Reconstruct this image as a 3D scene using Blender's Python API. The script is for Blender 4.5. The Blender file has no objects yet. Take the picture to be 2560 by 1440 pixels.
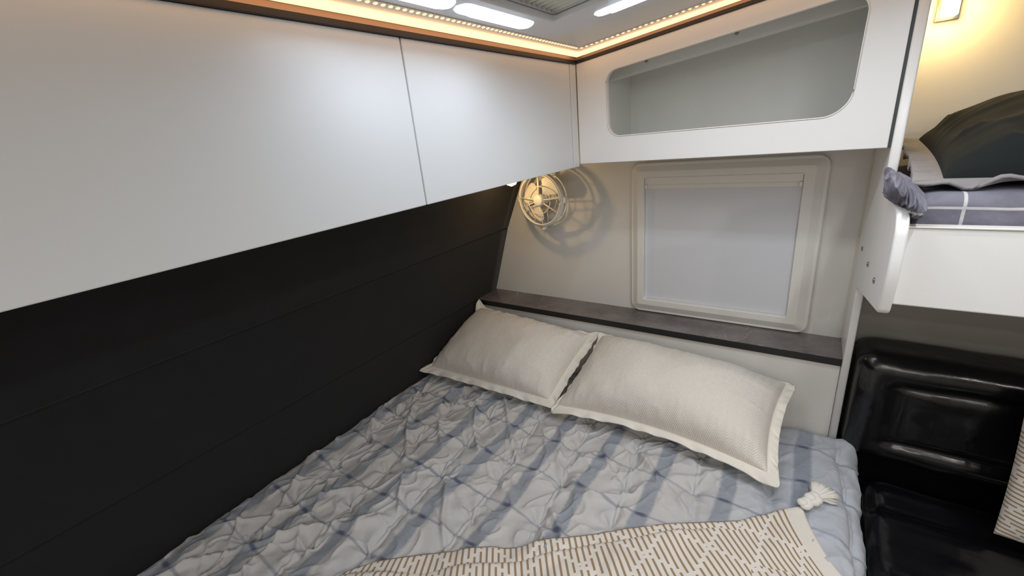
import bpy, bmesh, math, random
import numpy as np
from mathutils import Vector, Matrix, Euler

random.seed(4); rng = np.random.default_rng(7)
SC = bpy.context.scene
COL = SC.collection
PI = math.pi

# ------------------------------------------------------------------ camera
CAM = Vector((0, 0, 1.7))
cd = bpy.data.cameras.new('camera'); cam = bpy.data.objects.new('camera', cd); COL.objects.link(cam)
Rm = Matrix(((0.82160762, -0.11453197, 0.55842935),
             (0.56183286, 0.32845606, -0.75924993),
             (-0.09646112, 0.93754949, 0.33420983)))
cam.matrix_world = Matrix.Translation(CAM) @ Rm.to_4x4()
cd.sensor_width = 36; cd.lens = 36*1063.57/2560; cd.clip_start = 0.01; cd.clip_end = 50
SC.camera = cam

# ------------------------------------------------------------------ tags
def tag(o, label=None, cat=None, group=None, kind=None):
    if label: o['label'] = label
    if cat: o['category'] = cat
    if group: o['group'] = group
    if kind: o['kind'] = kind
    return o

def empty(name, loc, label=None, cat=None, group=None):
    o = bpy.data.objects.new(name, None); COL.objects.link(o)
    o.location = loc; o.empty_display_size = .05
    bpy.context.view_layer.update()
    return tag(o, label, cat, group)

def link(name, me, mat, parent=None, smooth=False):
    o = bpy.data.objects.new(name, me); COL.objects.link(o)
    if mat is not None:
        me.materials.clear(); me.materials.append(mat)
    if smooth:
        me.polygons.foreach_set('use_smooth', [True]*len(me.polygons))
    if parent is not None:
        o.parent = parent
        o.matrix_parent_inverse = Matrix.Translation(-Vector(parent.location)) if parent.type == 'EMPTY' else parent.matrix_world.inverted()
    return o

def struct(o): o['kind'] = 'structure'; return o

# ------------------------------------------------------------------ mesh helpers
def bm_to(name, bm, mat, parent=None, smooth=False):
    me = bpy.data.meshes.new(name); bmesh.ops.recalc_face_normals(bm, faces=bm.faces[:])
    bm.to_mesh(me); bm.free()
    return link(name, me, mat, parent, smooth)

def add_box(bm, a, b, bevel=0, seg=2):
    t = bmesh.new(); bmesh.ops.create_cube(t, size=1)
    c = [(a[i]+b[i])/2 for i in range(3)]; s = [abs(b[i]-a[i]) for i in range(3)]
    for v in t.verts: v.co = Vector((c[0]+v.co.x*s[0], c[1]+v.co.y*s[1], c[2]+v.co.z*s[2]))
    if bevel: bmesh.ops.bevel(t, geom=t.edges[:], offset=bevel, segments=seg, affect='EDGES', profile=.5)
    m = bpy.data.meshes.new('t'); t.to_mesh(m); t.free(); bm.from_mesh(m); bpy.data.meshes.remove(m)

def box(name, a, b, mat, parent=None, bevel=0, seg=2):
    bm = bmesh.new(); add_box(bm, a, b, bevel, seg)
    return bm_to(name, bm, mat, parent, smooth=False)

def add_tube(bm, pts, r, n=12, closed=False, radii=None):
    P = [Vector(p) for p in pts]; N = len(P); rings = []
    up = Vector((0, 0, 1))
    for i, p in enumerate(P):
        if closed: d = P[(i+1) % N]-P[i-1]
        else: d = P[min(i+1, N-1)]-P[max(i-1, 0)]
        d.normalize()
        a = d.cross(up)
        if a.length < .05: a = d.cross(Vector((1, 0, 0)))
        a.normalize(); b = d.cross(a).normalized()
        rr = radii[i] if radii else r
        rings.append([bm.verts.new(p+a*rr*math.cos(2*PI*k/n)+b*rr*math.sin(2*PI*k/n)) for k in range(n)])
    for i in range(N if closed else N-1):
        A, B = rings[i], rings[(i+1) % N]
        for k in range(n): bm.faces.new((A[k], A[(k+1) % n], B[(k+1) % n], B[k]))
    if not closed:
        bm.faces.new(rings[0][::-1]); bm.faces.new(rings[-1])

def add_lathe(bm, prof, M, n=32):
    rings = []
    for r, z in prof:
        if r < 1e-6: rings.append([bm.verts.new(M @ Vector((0, 0, z)))])
        else: rings.append([bm.verts.new(M @ Vector((r*math.cos(2*PI*k/n), r*math.sin(2*PI*k/n), z))) for k in range(n)])
    for A, B in zip(rings, rings[1:]):
        for k in range(n):
            k2 = (k+1) % n
            if len(A) == 1 and len(B) == 1: continue
            if len(A) == 1: bm.faces.new((A[0], B[k], B[k2]))
            elif len(B) == 1: bm.faces.new((A[k], A[k2], B[0]))
            else: bm.faces.new((A[k], A[k2], B[k2], B[k]))

def roundpoly(pts, rad, seg=8):
    out = []; n = len(pts)
    if not hasattr(rad, '__len__'): rad = [rad]*n
    for i in range(n):
        p = Vector(pts[i]); a = Vector(pts[i-1]); b = Vector(pts[(i+1) % n]); r = rad[i]
        if r <= 0: out.append(tuple(p)); continue
        da = (a-p).normalized(); db = (b-p).normalized()
        ang = da.angle(db); t = r/math.tan(ang/2)
        t = min(t, (a-p).length*.49, (b-p).length*.49)
        p0 = p+da*t; p1 = p+db*t
        rr = t*math.tan(ang/2); c = p+(da+db).normalized()*(rr/math.sin(ang/2))
        v0 = p0-c; v1 = p1-c
        a0 = math.atan2(v0.y, v0.x); a1 = math.atan2(v1.y, v1.x)
        d = (a1-a0+PI) % (2*PI)-PI
        for k in range(seg+1):
            q = a0+d*k/seg; out.append((c.x+rr*math.cos(q), c.y+rr*math.sin(q)))
    return out

def plate_mesh(outer, holes, thick, M, bevel=0, bres=2):
    """flat plate in local XY, thickness centred on z=0, rim bevelled; M takes it to the world"""
    cu = bpy.data.curves.new('c', 'CURVE'); cu.dimensions = '2D'; cu.fill_mode = 'BOTH'
    for loop in [outer]+list(holes):
        s = cu.splines.new('POLY'); s.points.add(len(loop)-1)
        for k, p in enumerate(loop): s.points[k].co = (p[0], p[1], 0, 1)
        s.use_cyclic_u = True
    cu.extrude = max(thick/2-bevel, 1e-5); cu.bevel_depth = bevel; cu.bevel_resolution = bres; cu.offset = -bevel
    o = bpy.data.objects.new('tmp', cu); COL.objects.link(o)
    dg = bpy.context.evaluated_depsgraph_get(); me = bpy.data.meshes.new_from_object(o.evaluated_get(dg))
    bpy.data.objects.remove(o); bpy.data.curves.remove(cu)
    bm = bmesh.new(); bm.from_mesh(me); bmesh.ops.remove_doubles(bm, verts=bm.verts, dist=1e-5)
    bm.to_mesh(me); bm.free()
    me.transform(M)
    return me

XZ = lambda y: Matrix(((1, 0, 0, 0), (0, 0, 1, y), (0, 1, 0, 0), (0, 0, 0, 1)))     # local (x,y)->(x,z) at y
YZ = lambda x: Matrix(((0, 0, 1, x), (1, 0, 0, 0), (0, 1, 0, 0), (0, 0, 0, 1)))     # local (x,y)->(y,z) at x
XY = lambda z: Matrix.Translation((0, 0, z))

def grid_mesh(name, V, mat, parent=None, uv=None, closed=False):
    """V: (n,m,3) array"""
    n, m = V.shape[:2]
    me = bpy.data.meshes.new(name)
    idx = np.arange(n*m).reshape(n, m)
    q = np.stack([idx[:-1, :-1], idx[1:, :-1], idx[1:, 1:], idx[:-1, 1:]], -1).reshape(-1, 4)
    me.vertices.add(n*m); me.vertices.foreach_set('co', V.reshape(-1).astype(np.float32))
    me.loops.add(q.size); me.loops.foreach_set('vertex_index', q.reshape(-1).astype(np.int32))
    me.polygons.add(len(q)); me.polygons.foreach_set('loop_start', np.arange(0, q.size, 4, dtype=np.int32))
    try: me.polygons.foreach_set('loop_total', np.full(len(q), 4, dtype=np.int32))
    except Exception: pass
    me.update(calc_edges=True)
    if uv is not None:
        l = me.uv_layers.new(name='UVMap')
        l.data.foreach_set('uv', uv.reshape(-1, 2)[q.reshape(-1)].reshape(-1).astype(np.float32))
    me.validate()
    return link(name, me, mat, parent, smooth=True)

def rbox(name, c, half, r, mat, parent=None, n=14, disp=None, rot=None):
    bm = bmesh.new(); bmesh.ops.create_cube(bm, size=2)
    bmesh.ops.subdivide_edges(bm, edges=bm.edges[:], cuts=n, use_grid_fill=True)
    h = np.array(half)
    for v in bm.verts:
        q = np.array(v.co)
        # more samples near the edges
        q = np.sign(q)*(1-(1-np.abs(q))**1.6)
        q = q*h; inn = np.clip(q, -(h-r), h-r); d = q-inn; L = np.linalg.norm(d)
        p = inn+(d/L*r if L > 1e-9 else 0)
        if disp: p = disp(p, h)
        p = Vector(p)
        if rot: p = rot @ p
        v.co = p+Vector(c)
    return bm_to(name, bm, mat, parent, smooth=True)

# ------------------------------------------------------------------ numpy noise
_perm = rng.random((256, 256))
def vnoise(x, y):
    xi = np.floor(x).astype(int); yi = np.floor(y).astype(int); fx = x-xi; fy = y-yi
    fx = fx*fx*fx*(fx*(fx*6-15)+10); fy = fy*fy*fy*(fy*(fy*6-15)+10)
    g = lambda a, b: _perm[a & 255, b & 255]
    return (g(xi, yi)*(1-fx)+g(xi+1, yi)*fx)*(1-fy)+(g(xi, yi+1)*(1-fx)+g(xi+1, yi+1)*fx)*fy
def fbm(x, y, o=4):
    s = 0; a = .5; t = 0
    for k in range(o):
        s = s+a*(vnoise(x*2**k+17*k, y*2**k+31*k)*2-1); t += a; a *= .5
    return s/t
def ridge(x, y, p=3, w=.0):
    n = vnoise(x, y)*2-1
    return (1-np.abs(n))**p
def sstep(a, b, x):
    t = np.clip((x-a)/(b-a), 0, 1); return t*t*(3-2*t)

# ------------------------------------------------------------------ materials
def mat(name, col=(.8, .8, .8), rough=.5, metal=0, spec=.5, **kw):
    m = bpy.data.materials.new(name); m.use_nodes = True
    b = m.node_tree.nodes['Principled BSDF']
    b.inputs['Base Color'].default_value = (*col, 1); b.inputs['Roughness'].default_value = rough
    b.inputs['Metallic'].default_value = metal; b.inputs['Specular IOR Level'].default_value = spec
    for k, v in kw.items(): b.inputs[k.replace('_', ' ')].default_value = v
    return m
def N(m, t, **kw):
    n = m.node_tree.nodes.new(t)
    for k, v in kw.items(): setattr(n, k, v)
    return n
def L(m, a, b): m.node_tree.links.new(a, b)
def bsdf(m): return m.node_tree.nodes['Principled BSDF']
def math_n(m, op, a, b=None, c=None, clamp=False):
    n = N(m, 'ShaderNodeMath', operation=op); n.use_clamp = clamp
    for i, v in enumerate((a, b, c)):
        if v is None: continue
        if isinstance(v, (int, float)): n.inputs[i].default_value = v
        else: L(m, v, n.inputs[i])
    return n.outputs[0]
def mixc(m, f, a, b):
    n = N(m, 'ShaderNodeMix', data_type='RGBA')
    if isinstance(f, (int, float)): n.inputs[0].default_value = f
    else: L(m, f, n.inputs[0])
    for i, v in ((6, a), (7, b)):
        if isinstance(v, tuple): n.inputs[i].default_value = (*v, 1) if len(v) == 3 else v
        else: L(m, v, n.inputs[i])
    return n.outputs[2]
def noise_n(m, scale, detail=3, vec=None, rough=.5):
    n = N(m, 'ShaderNodeTexNoise'); n.inputs['Scale'].default_value = scale; n.inputs['Detail'].default_value = detail
    n.inputs['Roughness'].default_value = rough
    if vec is not None: L(m, vec, n.inputs['Vector'])
    return n
def bump(m, h, strength=.3, dist=.002, prev=None):
    n = N(m, 'ShaderNodeBump'); n.inputs['Strength'].default_value = strength; n.inputs['Distance'].default_value = dist
    L(m, h, n.inputs['Height'])
    if prev is not None: L(m, prev, n.inputs['Normal'])
    L(m, n.outputs[0], bsdf(m).inputs['Normal'])
    return n.outputs[0]
def objco(m): return N(m, 'ShaderNodeTexCoord').outputs['Object']
def ramp(m, f, stops):
    n = N(m, 'ShaderNodeValToRGB'); e = n.color_ramp.elements
    while len(e) < len(stops): e.new(.5)
    for i, (p, c) in enumerate(stops): e[i].position = p; e[i].color = (*c, 1)
    L(m, f, n.inputs[0]); return n.outputs[0]

def laminate(name, col, rough=.38, coat=0.0):
    m = mat(name, col, rough)
    n = noise_n(m, 900, 2, objco(m)); bump(m, n.outputs[0], .06, .0004)
    n2 = noise_n(m, 6, 3, objco(m))
    L(m, math_n(m, 'MULTIPLY_ADD', n2.outputs[0], .08, rough-.04), bsdf(m).inputs['Roughness'])
    return m
M_WHITE = laminate('white_laminate', (.81, .80, .785), .36)
M_DOOR = laminate('cool_white_laminate', (.69, .70, .71), .36)
M_WALL = laminate('wall_laminate', (.78, .76, .72), .42)
M_CREAM = laminate('cream_plastic', (.80, .78, .73), .4)
M_CEIL = laminate('ceiling_gelcoat', (.80, .79, .76), .3)
M_INNER = laminate('inner_laminate', (.82, .83, .79), .5)
M_EDGE = laminate('edge_band', (.80, .78, .74), .35)
M_GREYP = laminate('grey_plastic', (.80, .80, .82), .4)
M_FLOOR = mat('floor_vinyl', (.16, .13, .11), .5)
n = noise_n(M_FLOOR, 8, 4, objco(M_FLOOR)); L(M_FLOOR, ramp(M_FLOOR, n.outputs[0], [(.3, (.12, .10, .085)), (.7, (.22, .185, .155))]), bsdf(M_FLOOR).inputs['Base Color'])
M_SHADED_TAUPE = laminate('shaded_taupe_board', (.34, .32, .29), .6)  # grey-brown holds the shade under the bunk; bench base shares it

def upholstery():
    m = mat('black_upholstery', (.012, .012, .0145), .85, spec=.25, Sheen_Weight=.12, Sheen_Roughness=.5)
    v = objco(m); n = noise_n(m, 700, 3, v); n2 = noise_n(m, 12, 4, v)
    L(m, ramp(m, n2.outputs[0], [(.3, (.010, .0105, .012)), (.7, (.0135, .0135, .016))]), bsdf(m).inputs['Base Color'])
    bump(m, n.outputs[0], .3, .0008); return m
M_PAD = upholstery()

def marble():
    m = mat('dark_marble', (.1, .09, .09), .22, spec=.5)
    v = objco(m)
    base = noise_n(m, 9, 6, v, .6)
    c = ramp(m, base.outputs[0], [(.3, (.11, .095, .092)), (.5, (.175, .155, .15)), (.75, (.25, .225, .22))])
    w = noise_n(m, 3.5, 5, v); 
    mp = N(m, 'ShaderNodeVectorMath', operation='MULTIPLY_ADD'); L(m, w.outputs['Color'], mp.inputs[0]); mp.inputs[1].default_value = (.35, .35, .35); L(m, v, mp.inputs[2])
    vo = N(m, 'ShaderNodeTexVoronoi', feature='DISTANCE_TO_EDGE'); vo.inputs['Scale'].default_value = 5.5; L(m, mp.outputs[0], vo.inputs['Vector'])
    k = math_n(m, 'LESS_THAN', vo.outputs['Distance'], .011)
    k2 = math_n(m, 'MULTIPLY', k, ramp(m, noise_n(m, 5, 2, v).outputs[0], [(.45, (0, 0, 0)), (.62, (1, 1, 1))]))
    L(m, mixc(m, math_n(m, 'MULTIPLY', k2, .55), c, (.42, .38, .36)), bsdf(m).inputs['Base Color'])
    return m
M_MARBLE = marble()
M_BLACKEDGE = mat('black_edge', (.012, .012, .013), .4)
M_BRONZE = mat('bronze_trim', (.50, .34, .24), .4, metal=.25)
M_DKTRIM = mat('dark_trim', (.022, .015, .012), .5)
M_BLIND = mat('blind_fabric', (.70, .71, .745), .75)
n = noise_n(M_BLIND, 500, 2, objco(M_BLIND)); bump(M_BLIND, n.outputs[0], .1, .0005)
M_SEAM = mat('joint_sealant', (.70, .66, .56), .5)
M_DARKGAP = mat('dark_gap_fill', (.05, .06, .06), .6)
M_STEEL = mat('steel_screw', (.35, .35, .36), .3, metal=1)
M_PLEAT = mat('pleated_blind', (.72, .72, .64), .8)
M_CLEAR = mat('clear_plastic', (.85, .88, .95), .12, Transmission_Weight=.6)
M_BACKBOX = mat('carcass_board', (.45, .44, .42), .7)

def emis(name, col, s):
    m = bpy.data.materials.new(name); m.use_nodes = True; nt = m.node_tree
    b = nt.nodes['Principled BSDF']; b.inputs['Base Color'].default_value = (*[min(1, c) for c in col], 1)
    b.inputs['Emission Color'].default_value = (*col, 1); b.inputs['Emission Strength'].default_value = s
    return m
M_TUBE = emis('cool_led', (.80, .88, 1.0), 5)
M_TUBEB = emis('cool_led_dim', (.78, .88, 1.0), 1.2)
M_WARM = emis('warm_led_diffuser', (1.0, .60, .30), 1.75)
M_WARMDOT = emis('warm_led_reflection', (1.0, .55, .25), 1.8)
M_READ = emis('warm_reading_led', (1.0, .66, .26), 12)
M_SCONCE = emis('warm_wall_lamp_face', (1.0, .78, .30), 5)
M_FILL = emis('fill_light_face', (.95, .95, 1.0), 8)

def leather():
    m = mat('black_leather', (.005, .005, .0065), .2, spec=.6)
    v = objco(m); a = noise_n(m, 7, 3, v); b = noise_n(m, 350, 2, v)
    p = bump(m, a.outputs[0], .35, .02); bump(m, b.outputs[0], .12, .0006, p)
    L(m, math_n(m, 'MULTIPLY_ADD', noise_n(m, 11, 4, v).outputs[0], .28, .06), bsdf(m).inputs['Roughness'])
    return m
M_LEATHER = leather()

def cotton(name, col, col2=None, herring=0.0, rough=.9):
    m = mat(name, col, rough, spec=.2, Sheen_Weight=.15)
    uv = N(m, 'ShaderNodeTexCoord').outputs['UV']; ob = objco(m)
    f = noise_n(m, 260, 2, ob)
    if col2: L(m, mixc(m, noise_n(m, 6, 4, ob).outputs[0], col, col2), bsdf(m).inputs['Base Color'])
    prev = bump(m, f.outputs[0], .25, .001)
    if herring:
        sx = N(m, 'ShaderNodeSeparateXYZ'); L(m, uv, sx.inputs[0])
        z = math_n(m, 'PINGPONG', sx.outputs[0], .011)
        s = math_n(m, 'SINE', math_n(m, 'MULTIPLY', math_n(m, 'ADD', sx.outputs[1], math_n(m, 'MULTIPLY', z, 1.2)), 2*PI/.0065))
        bump(m, s, herring, .0012, prev)
    return m
M_PILLOW = cotton('ivory_matelasse', (.79, .74, .68), (.82, .77, .71), .5)
M_FLANGE = cotton('ivory_linen_border', (.80, .76, .68), (.84, .80, .73))
M_DARKCLOTH = cotton('dark_charcoal_cotton', (.008, .010, .010), (.016, .019, .018))
bsdf(M_DARKCLOTH).inputs['Sheen Weight'].default_value = .02
M_GREYCLOTH = cotton('grey_cotton', (.20, .19, .195), (.28, .26, .26))

def duvet_mat():
    m = mat('duvet_plaid', (.6, .6, .62), .92, spec=.15, Sheen_Weight=.12)
    uv = N(m, 'ShaderNodeTexCoord').outputs['UV']
    w = noise_n(m, 3.2, 3, uv); wv = N(m, 'ShaderNodeVectorMath', operation='MULTIPLY_ADD')
    L(m, w.outputs['Color'], wv.inputs[0]); wv.inputs[1].default_value = (.045, .035, 0); L(m, uv, wv.inputs[2])
    fz = noise_n(m, 120, 2, uv); fv = N(m, 'ShaderNodeVectorMath', operation='MULTIPLY_ADD')
    L(m, fz.outputs['Color'], fv.inputs[0]); fv.inputs[1].default_value = (.007, .004, 0); L(m, wv.outputs[0], fv.inputs[2])
    s = N(m, 'ShaderNodeSeparateXYZ'); L(m, fv.outputs[0], s.inputs[0])
    px, py = .1605, .142
    ux = math_n(m, 'ADD', s.outputs[0], 1.222-.023+px*10)      # centre of a wide band at x = -1.222 + k px
    dx = math_n(m, 'ABSOLUTE', math_n(m, 'SUBTRACT', math_n(m, 'MODULO', math_n(m, 'ADD', ux, px/2), px), px/2))
    uy = math_n(m, 'ADD', s.outputs[1], -.095-.018+py*10)
    dy = math_n(m, 'ABSOLUTE', math_n(m, 'SUBTRACT', math_n(m, 'MODULO', math_n(m, 'ADD', uy, py/2), py), py/2))
    def band(d, w, e):
        n = N(m, 'ShaderNodeMapRange'); n.interpolation_type = 'SMOOTHSTEP'; L(m, d, n.inputs[0])
        n.inputs[1].default_value = w-e; n.inputs[2].default_value = w+e; n.inputs[3].default_value = 1; n.inputs[4].default_value = 0
        return n.outputs[0]
    wide = band(dx, .019, .005)
    thin = band(dy, .0035, .0022)
    # faint second band half way between
    ux2 = math_n(m, 'ADD', ux, px*.42); dx2 = math_n(m, 'ABSOLUTE', math_n(m, 'SUBTRACT', math_n(m, 'MODULO', math_n(m, 'ADD', ux2, px/2), px), px/2))
    faint = band(dx2, .02, .012)
    # crossing slubs
    slub = math_n(m, 'MULTIPLY', band(dx, .013, .007), band(dy, .0055, .0035))
    thread = noise_n(m, 1, 3, None); mp = N(m, 'ShaderNodeMapping'); mp.inputs['Scale'].default_value = (30, 700, 1); L(m, uv, mp.inputs[0]); L(m, mp.outputs[0], thread.inputs['Vector'])
    mot = noise_n(m, 5, 3, uv)
    base = mixc(m, mot.outputs[0], (.53, .52, .525), (.63, .615, .60))
    rt = N(m, 'ShaderNodeMapRange'); L(m, s.outputs[0], rt.inputs[0]); rt.inputs[1].default_value = -.15; rt.inputs[2].default_value = .03; rt.inputs[4].default_value = .6
    base = mixc(m, rt.outputs[0], base, (.44, .49, .58))
    base = mixc(m, math_n(m, 'MULTIPLY', faint, .2), base, (.46, .49, .54))
    bl = mixc(m, math_n(m, 'MULTIPLY', wide, math_n(m, 'MULTIPLY_ADD', thread.outputs[0], .5, .55), clamp=True), base, (.255, .29, .345))
    t = mixc(m, math_n(m, 'MULTIPLY', thin, math_n(m, 'MULTIPLY', mot.outputs[0], 1.3)), bl, (.26, .28, .35))
    c = mixc(m, math_n(m, 'MULTIPLY', slub, .85), t, (.085, .10, .16))
    # a cooler wash of blue towards the right-hand border of the cloth
    L(m, c, bsdf(m).inputs['Base Color'])
    p = bump(m, fz.outputs[0], .25, .0015)
    wr = N(m, 'ShaderNodeTexNoise'); wr.inputs['Scale'].default_value = 28; wr.inputs['Detail'].default_value = 4; wr.inputs['Distortion'].default_value = 1.2; L(m, uv, wr.inputs['Vector'])
    bump(m, wr.outputs[0], .35, .006, p)
    return m
M_DUVET = duvet_mat()

def throw_mat(name='throw_knit', border=True, pitch=.0142):
    m = mat(name, (.75, .7, .64), .95, spec=.1, Sheen_Weight=.15)
    uv = N(m, 'ShaderNodeTexCoord').outputs['UV']
    s = N(m, 'ShaderNodeSeparateXYZ'); L(m, uv, s.inputs[0])
    u = math_n(m, 'ADD', s.outputs[0], pitch*500); v = s.outputs[1]
    q = math_n(m, 'DIVIDE', u, pitch); i = math_n(m, 'FLOOR', q); f = math_n(m, 'SUBTRACT', q, i)
    stripe = math_n(m, 'LESS_THAN', math_n(m, 'ABSOLUTE', math_n(m, 'SUBTRACT', f, .5)), .18)
    P = pitch*8.6; a = pitch*.86
    def gap(sign, off):
        w = math_n(m, 'ADD', math_n(m, 'MULTIPLY_ADD', i, sign*a, v), off+P*1000)
        d = math_n(m, 'ABSOLUTE', math_n(m, 'SUBTRACT', math_n(m, 'MODULO', w, P), P/2))
        return math_n(m, 'GREATER_THAN', d, pitch*.3)
    on = math_n(m, 'MULTIPLY', math_n(m, 'MULTIPLY', gap(1, 0), gap(-1, .01)), stripe)
    if border:
        on = math_n(m, 'MULTIPLY', on, math_n(m, 'LESS_THAN', s.outputs[0], -.038))
        edge = math_n(m, 'LESS_THAN', v, .0045)
        on = math_n(m, 'MAXIMUM', on, math_n(m, 'MULTIPLY', edge, math_n(m, 'LESS_THAN', s.outputs[0], -.038)))
    kn = noise_n(m, 500, 2, uv)
    L(m, mixc(m, on, (.80, .75, .69), (.36, .255, .16)), bsdf(m).inputs['Base Color'])
    h = math_n(m, 'MULTIPLY_ADD', on, -.6, kn.outputs[0]); bump(m, h, .5, .0015)
    return m
M_THROW = throw_mat()
M_CUSHION = throw_mat('cushion_knit', False, .0105)
M_YARN = cotton('white_yarn', (.80, .77, .72))

def sheet_mat():
    m = mat('grey_check_sheet', (.3, .3, .36), .9, spec=.15)
    v = objco(m); s = N(m, 'ShaderNodeSeparateXYZ'); L(m, v, s.inputs[0])
    n = noise_n(m, 25, 4, v)
    c = mixc(m, n.outputs[0], (.10, .097, .125), (.26, .25, .30))
    def line(o, off, p, w=.0022):
        return math_n(m, 'LESS_THAN', math_n(m, 'ABSOLUTE', math_n(m, 'SUBTRACT', math_n(m, 'MODULO', math_n(m, 'ADD', o, off+p*20.5), p), p/2)), w)
    k = math_n(m, 'MAXIMUM', line(s.outputs[0], -.205, .17), line(s.outputs[2], -1.518, .2))
    L(m, mixc(m, math_n(m, 'MULTIPLY', k, .8), c, (.62, .60, .60)), bsdf(m).inputs['Base Color'])
    bump(m, n.outputs[0], .6, .006); return m
M_SHEET = sheet_mat()

# ------------------------------------------------------------------ room shell
TILT = .112; X0 = -.581
def zc(x): return 1.886+TILT*max(0, x-X0)          # ceiling underside
WY = 1.5                                      # end wall

# end wall (one slab)
o = box('wall_back', (-1.35, WY, 0), (1.75, WY+.06, 2.35), M_WALL); struct(o)
o = box('wall_right', (1.7, -1.7, 0), (1.76, WY, 2.4), M_WALL); struct(o)
o = box('wall_front', (-1.4, -1.76, 0), (1.76, -1.7, 2.4), M_WALL); struct(o)
o = box('floor', (-1.4, -1.7, -.05), (1.7, WY, 0), M_FLOOR); struct(o)
bm = bmesh.new()
add_box(bm, (-1.3, -1.7, 0), (X0, WY, .05))
add_box(bm, (X0, -1.7, 0), (1.72, .30, .05)); add_box(bm, (X0, .850, 0), (1.72, WY, .05))
add_box(bm, (X0, .30, 0), (-.47, .850, .05)); add_box(bm, (.22, .30, 0), (1.72, .850, .05))
for v in bm.verts: v.co.z += zc(v.co.x)
struct(bm_to('ceiling', bm, M_CEIL))

# padded side wall: three upholstered panels with soft seams
prof = [(-.9625, 1.601), (-1.008, 1.5035), (-1.092, 1.3235)]
low = lambda z: -1.092-.348*(1.3235-z)
zs2 = 1.0225
def pad(name, p0, p1, y0=-1.7, y1=WY):
    # p0 top, p1 bottom (x,z)
    ny, nz = 60, 22; V = np.zeros((nz, ny, 3))
    d = np.array([p1[0]-p0[0], p1[1]-p0[1]]); Ld = np.linalg.norm(d); nrm = np.array([-d[1], d[0]])/Ld
    ys = np.linspace(y0, y1, ny)
    for i, t in enumerate(np.r_[0, .004, .008, .013, .02, np.linspace(.04, .96, nz-10), .98, .987, .992, .996, 1]):
        s = t*Ld; e = min(s, Ld-s); off = -.003*max(0, 1-e/.004)**2
        c = np.array(p0)+d*t+nrm*off
        V[i, :, 0] = c[0]; V[i, :, 1] = ys; V[i, :, 2] = c[1]
    return V
top = (-.9625-.467*-.1, 1.70)
segs = [((-.905, 1.725), (-1.092, 1.3235)), ((-1.092, 1.3235), (low(zs2), zs2)), ((low(zs2), zs2), (low(0), 0))]
V = np.concatenate([pad('p', *s) for s in segs], 0)
B = V[::-1].copy(); B[:, :, 0] -= .06
o = grid_mesh('wall_left', V, M_PAD); struct(o)
md = o.modifiers.new('s', 'SOLIDIFY'); md.thickness = .03; md.offset = -1
# outer skin behind the padding and above
bm = bmesh.new(); add_box(bm, (-1.42, -1.7, 0), (-1.40, WY, 2.0)); struct(bm_to('wall_outer', bm, M_WALL))
bpy.data.objects['wall_outer'].name = 'wall_left_skin'

# ------------------------------------------------------------------ overhead cabinets on the left
CB, CT = 1.601, 1.868
def cupboard(y0, y1, label, door=True):
    r = empty('overhead_cabinet', (-.8, (y0+y1)/2, CB), label, 'cabinet', 'overhead cabinets above the padded wall')
    bm = bmesh.new()
    add_box(bm, (-.956, y0+.001, CB), (-.602, y1-.001, CB+.015)); add_box(bm, (-.90, y0+.001, CT-.015), (-.602, y1-.001, CT))
    add_box(bm, (-.90, y0+.001, CB+.015), (-.602, y0+.013, CT-.015)); add_box(bm, (-.90, y1-.013, CB+.015), (-.602, y1-.001, CT-.015))
    bm_to('body', bm, M_BACKBOX, r)
    bm = bmesh.new(); add_box(bm, (-.5985, y0+.0016, CB-.004), (X0, y1-.0016, CT), .0015, 2)
    bm_to('door', bm, M_DOOR, r)
    return r
cupboard(.555, 1.152, 'white overhead cabinet in the corner, beside the open shelf unit')
cupboard(-.955, .555, 'long white overhead cabinet door at the left edge of the view')
bm = bmesh.new(); add_box(bm, (-.64, 1.1535, CB-.004), (X0+.0005, 1.188, CT), .001)
o = bm_to('corner_filler', bm, M_DOOR); tag(o, 'narrow white filler strip in the corner between overhead cabinets', 'filler strip')

# ------------------------------------------------------------------ open shelf unit over the window
CY = 1.19
FBZ = 1.6035
r = empty('open_overhead_shelf', (-.23, 1.35, FBZ), 'white overhead cabinet with rounded trapezoid opening above the window', 'cabinet')
xl, xr = X0+.0015, .1125
outer = [(xl, FBZ), (xr, FBZ), (xr, zc(xr)-.0165), (xl, zc(xl)-.0165)]
op = [(-.489, 1.673), (.041, 1.673), (.048, 1.8985), (-.494, 1.8375)]
hole = roundpoly(op, [.034, .052, .033, .03], 10)
me = plate_mesh(outer, [hole], .018, XZ(CY+.009), .0018, 2); link('front_panel', me, M_WHITE, r)
# edge banding lip in the opening
ring = [(x, CY-.0008, z) for x, z in hole]
bm = bmesh.new(); add_tube(bm, ring, .0016, 6, closed=True); bm_to('edge_trim', bm, M_EDGE, r, True)
bm = bmesh.new()
add_box(bm, (xl, CY+.0185, FBZ), (xr, WY-.002, FBZ+.015))
add_box(bm, (xl, CY+.0185, 1.640), (xr, WY-.002, 1.655))
bm_to('shelf_board', bm, M_WALL, r)
bm = bmesh.new(); add_box(bm, (-.548, CY+.0185, 1.6555), (-.533, WY-.002, 1.880)); bm_to('side_panel', bm, M_INNER, r)
bm = bmesh.new(); add_box(bm, (.095, CY+.0185, 1.6555), (xr, WY-.002, 1.94)); bm_to('side_panel', bm, M_INNER, r)
bm = bmesh.new(); add_box(bm, (-.533, WY-.008, 1.6555), (.095, WY-.002, 1.96)); bm_to('back_panel', bm, M_INNER, r)
bm = bmesh.new(); add_box(bm, (-.5325, 1.30, -.068), (.0945, 1.33, -.012), .001)
for v in bm.verts: v.co.z += zc(v.co.x)
cl = bm_to('top_batten', bm, M_INNER, r)
bm = bmesh.new(); add_box(bm, (-.5325, 1.33, -.012), (.0945, 1.49, -.004)); add_box(bm, (-.5325, CY+.019, -.012), (.0945, 1.33, -.004))
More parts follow.
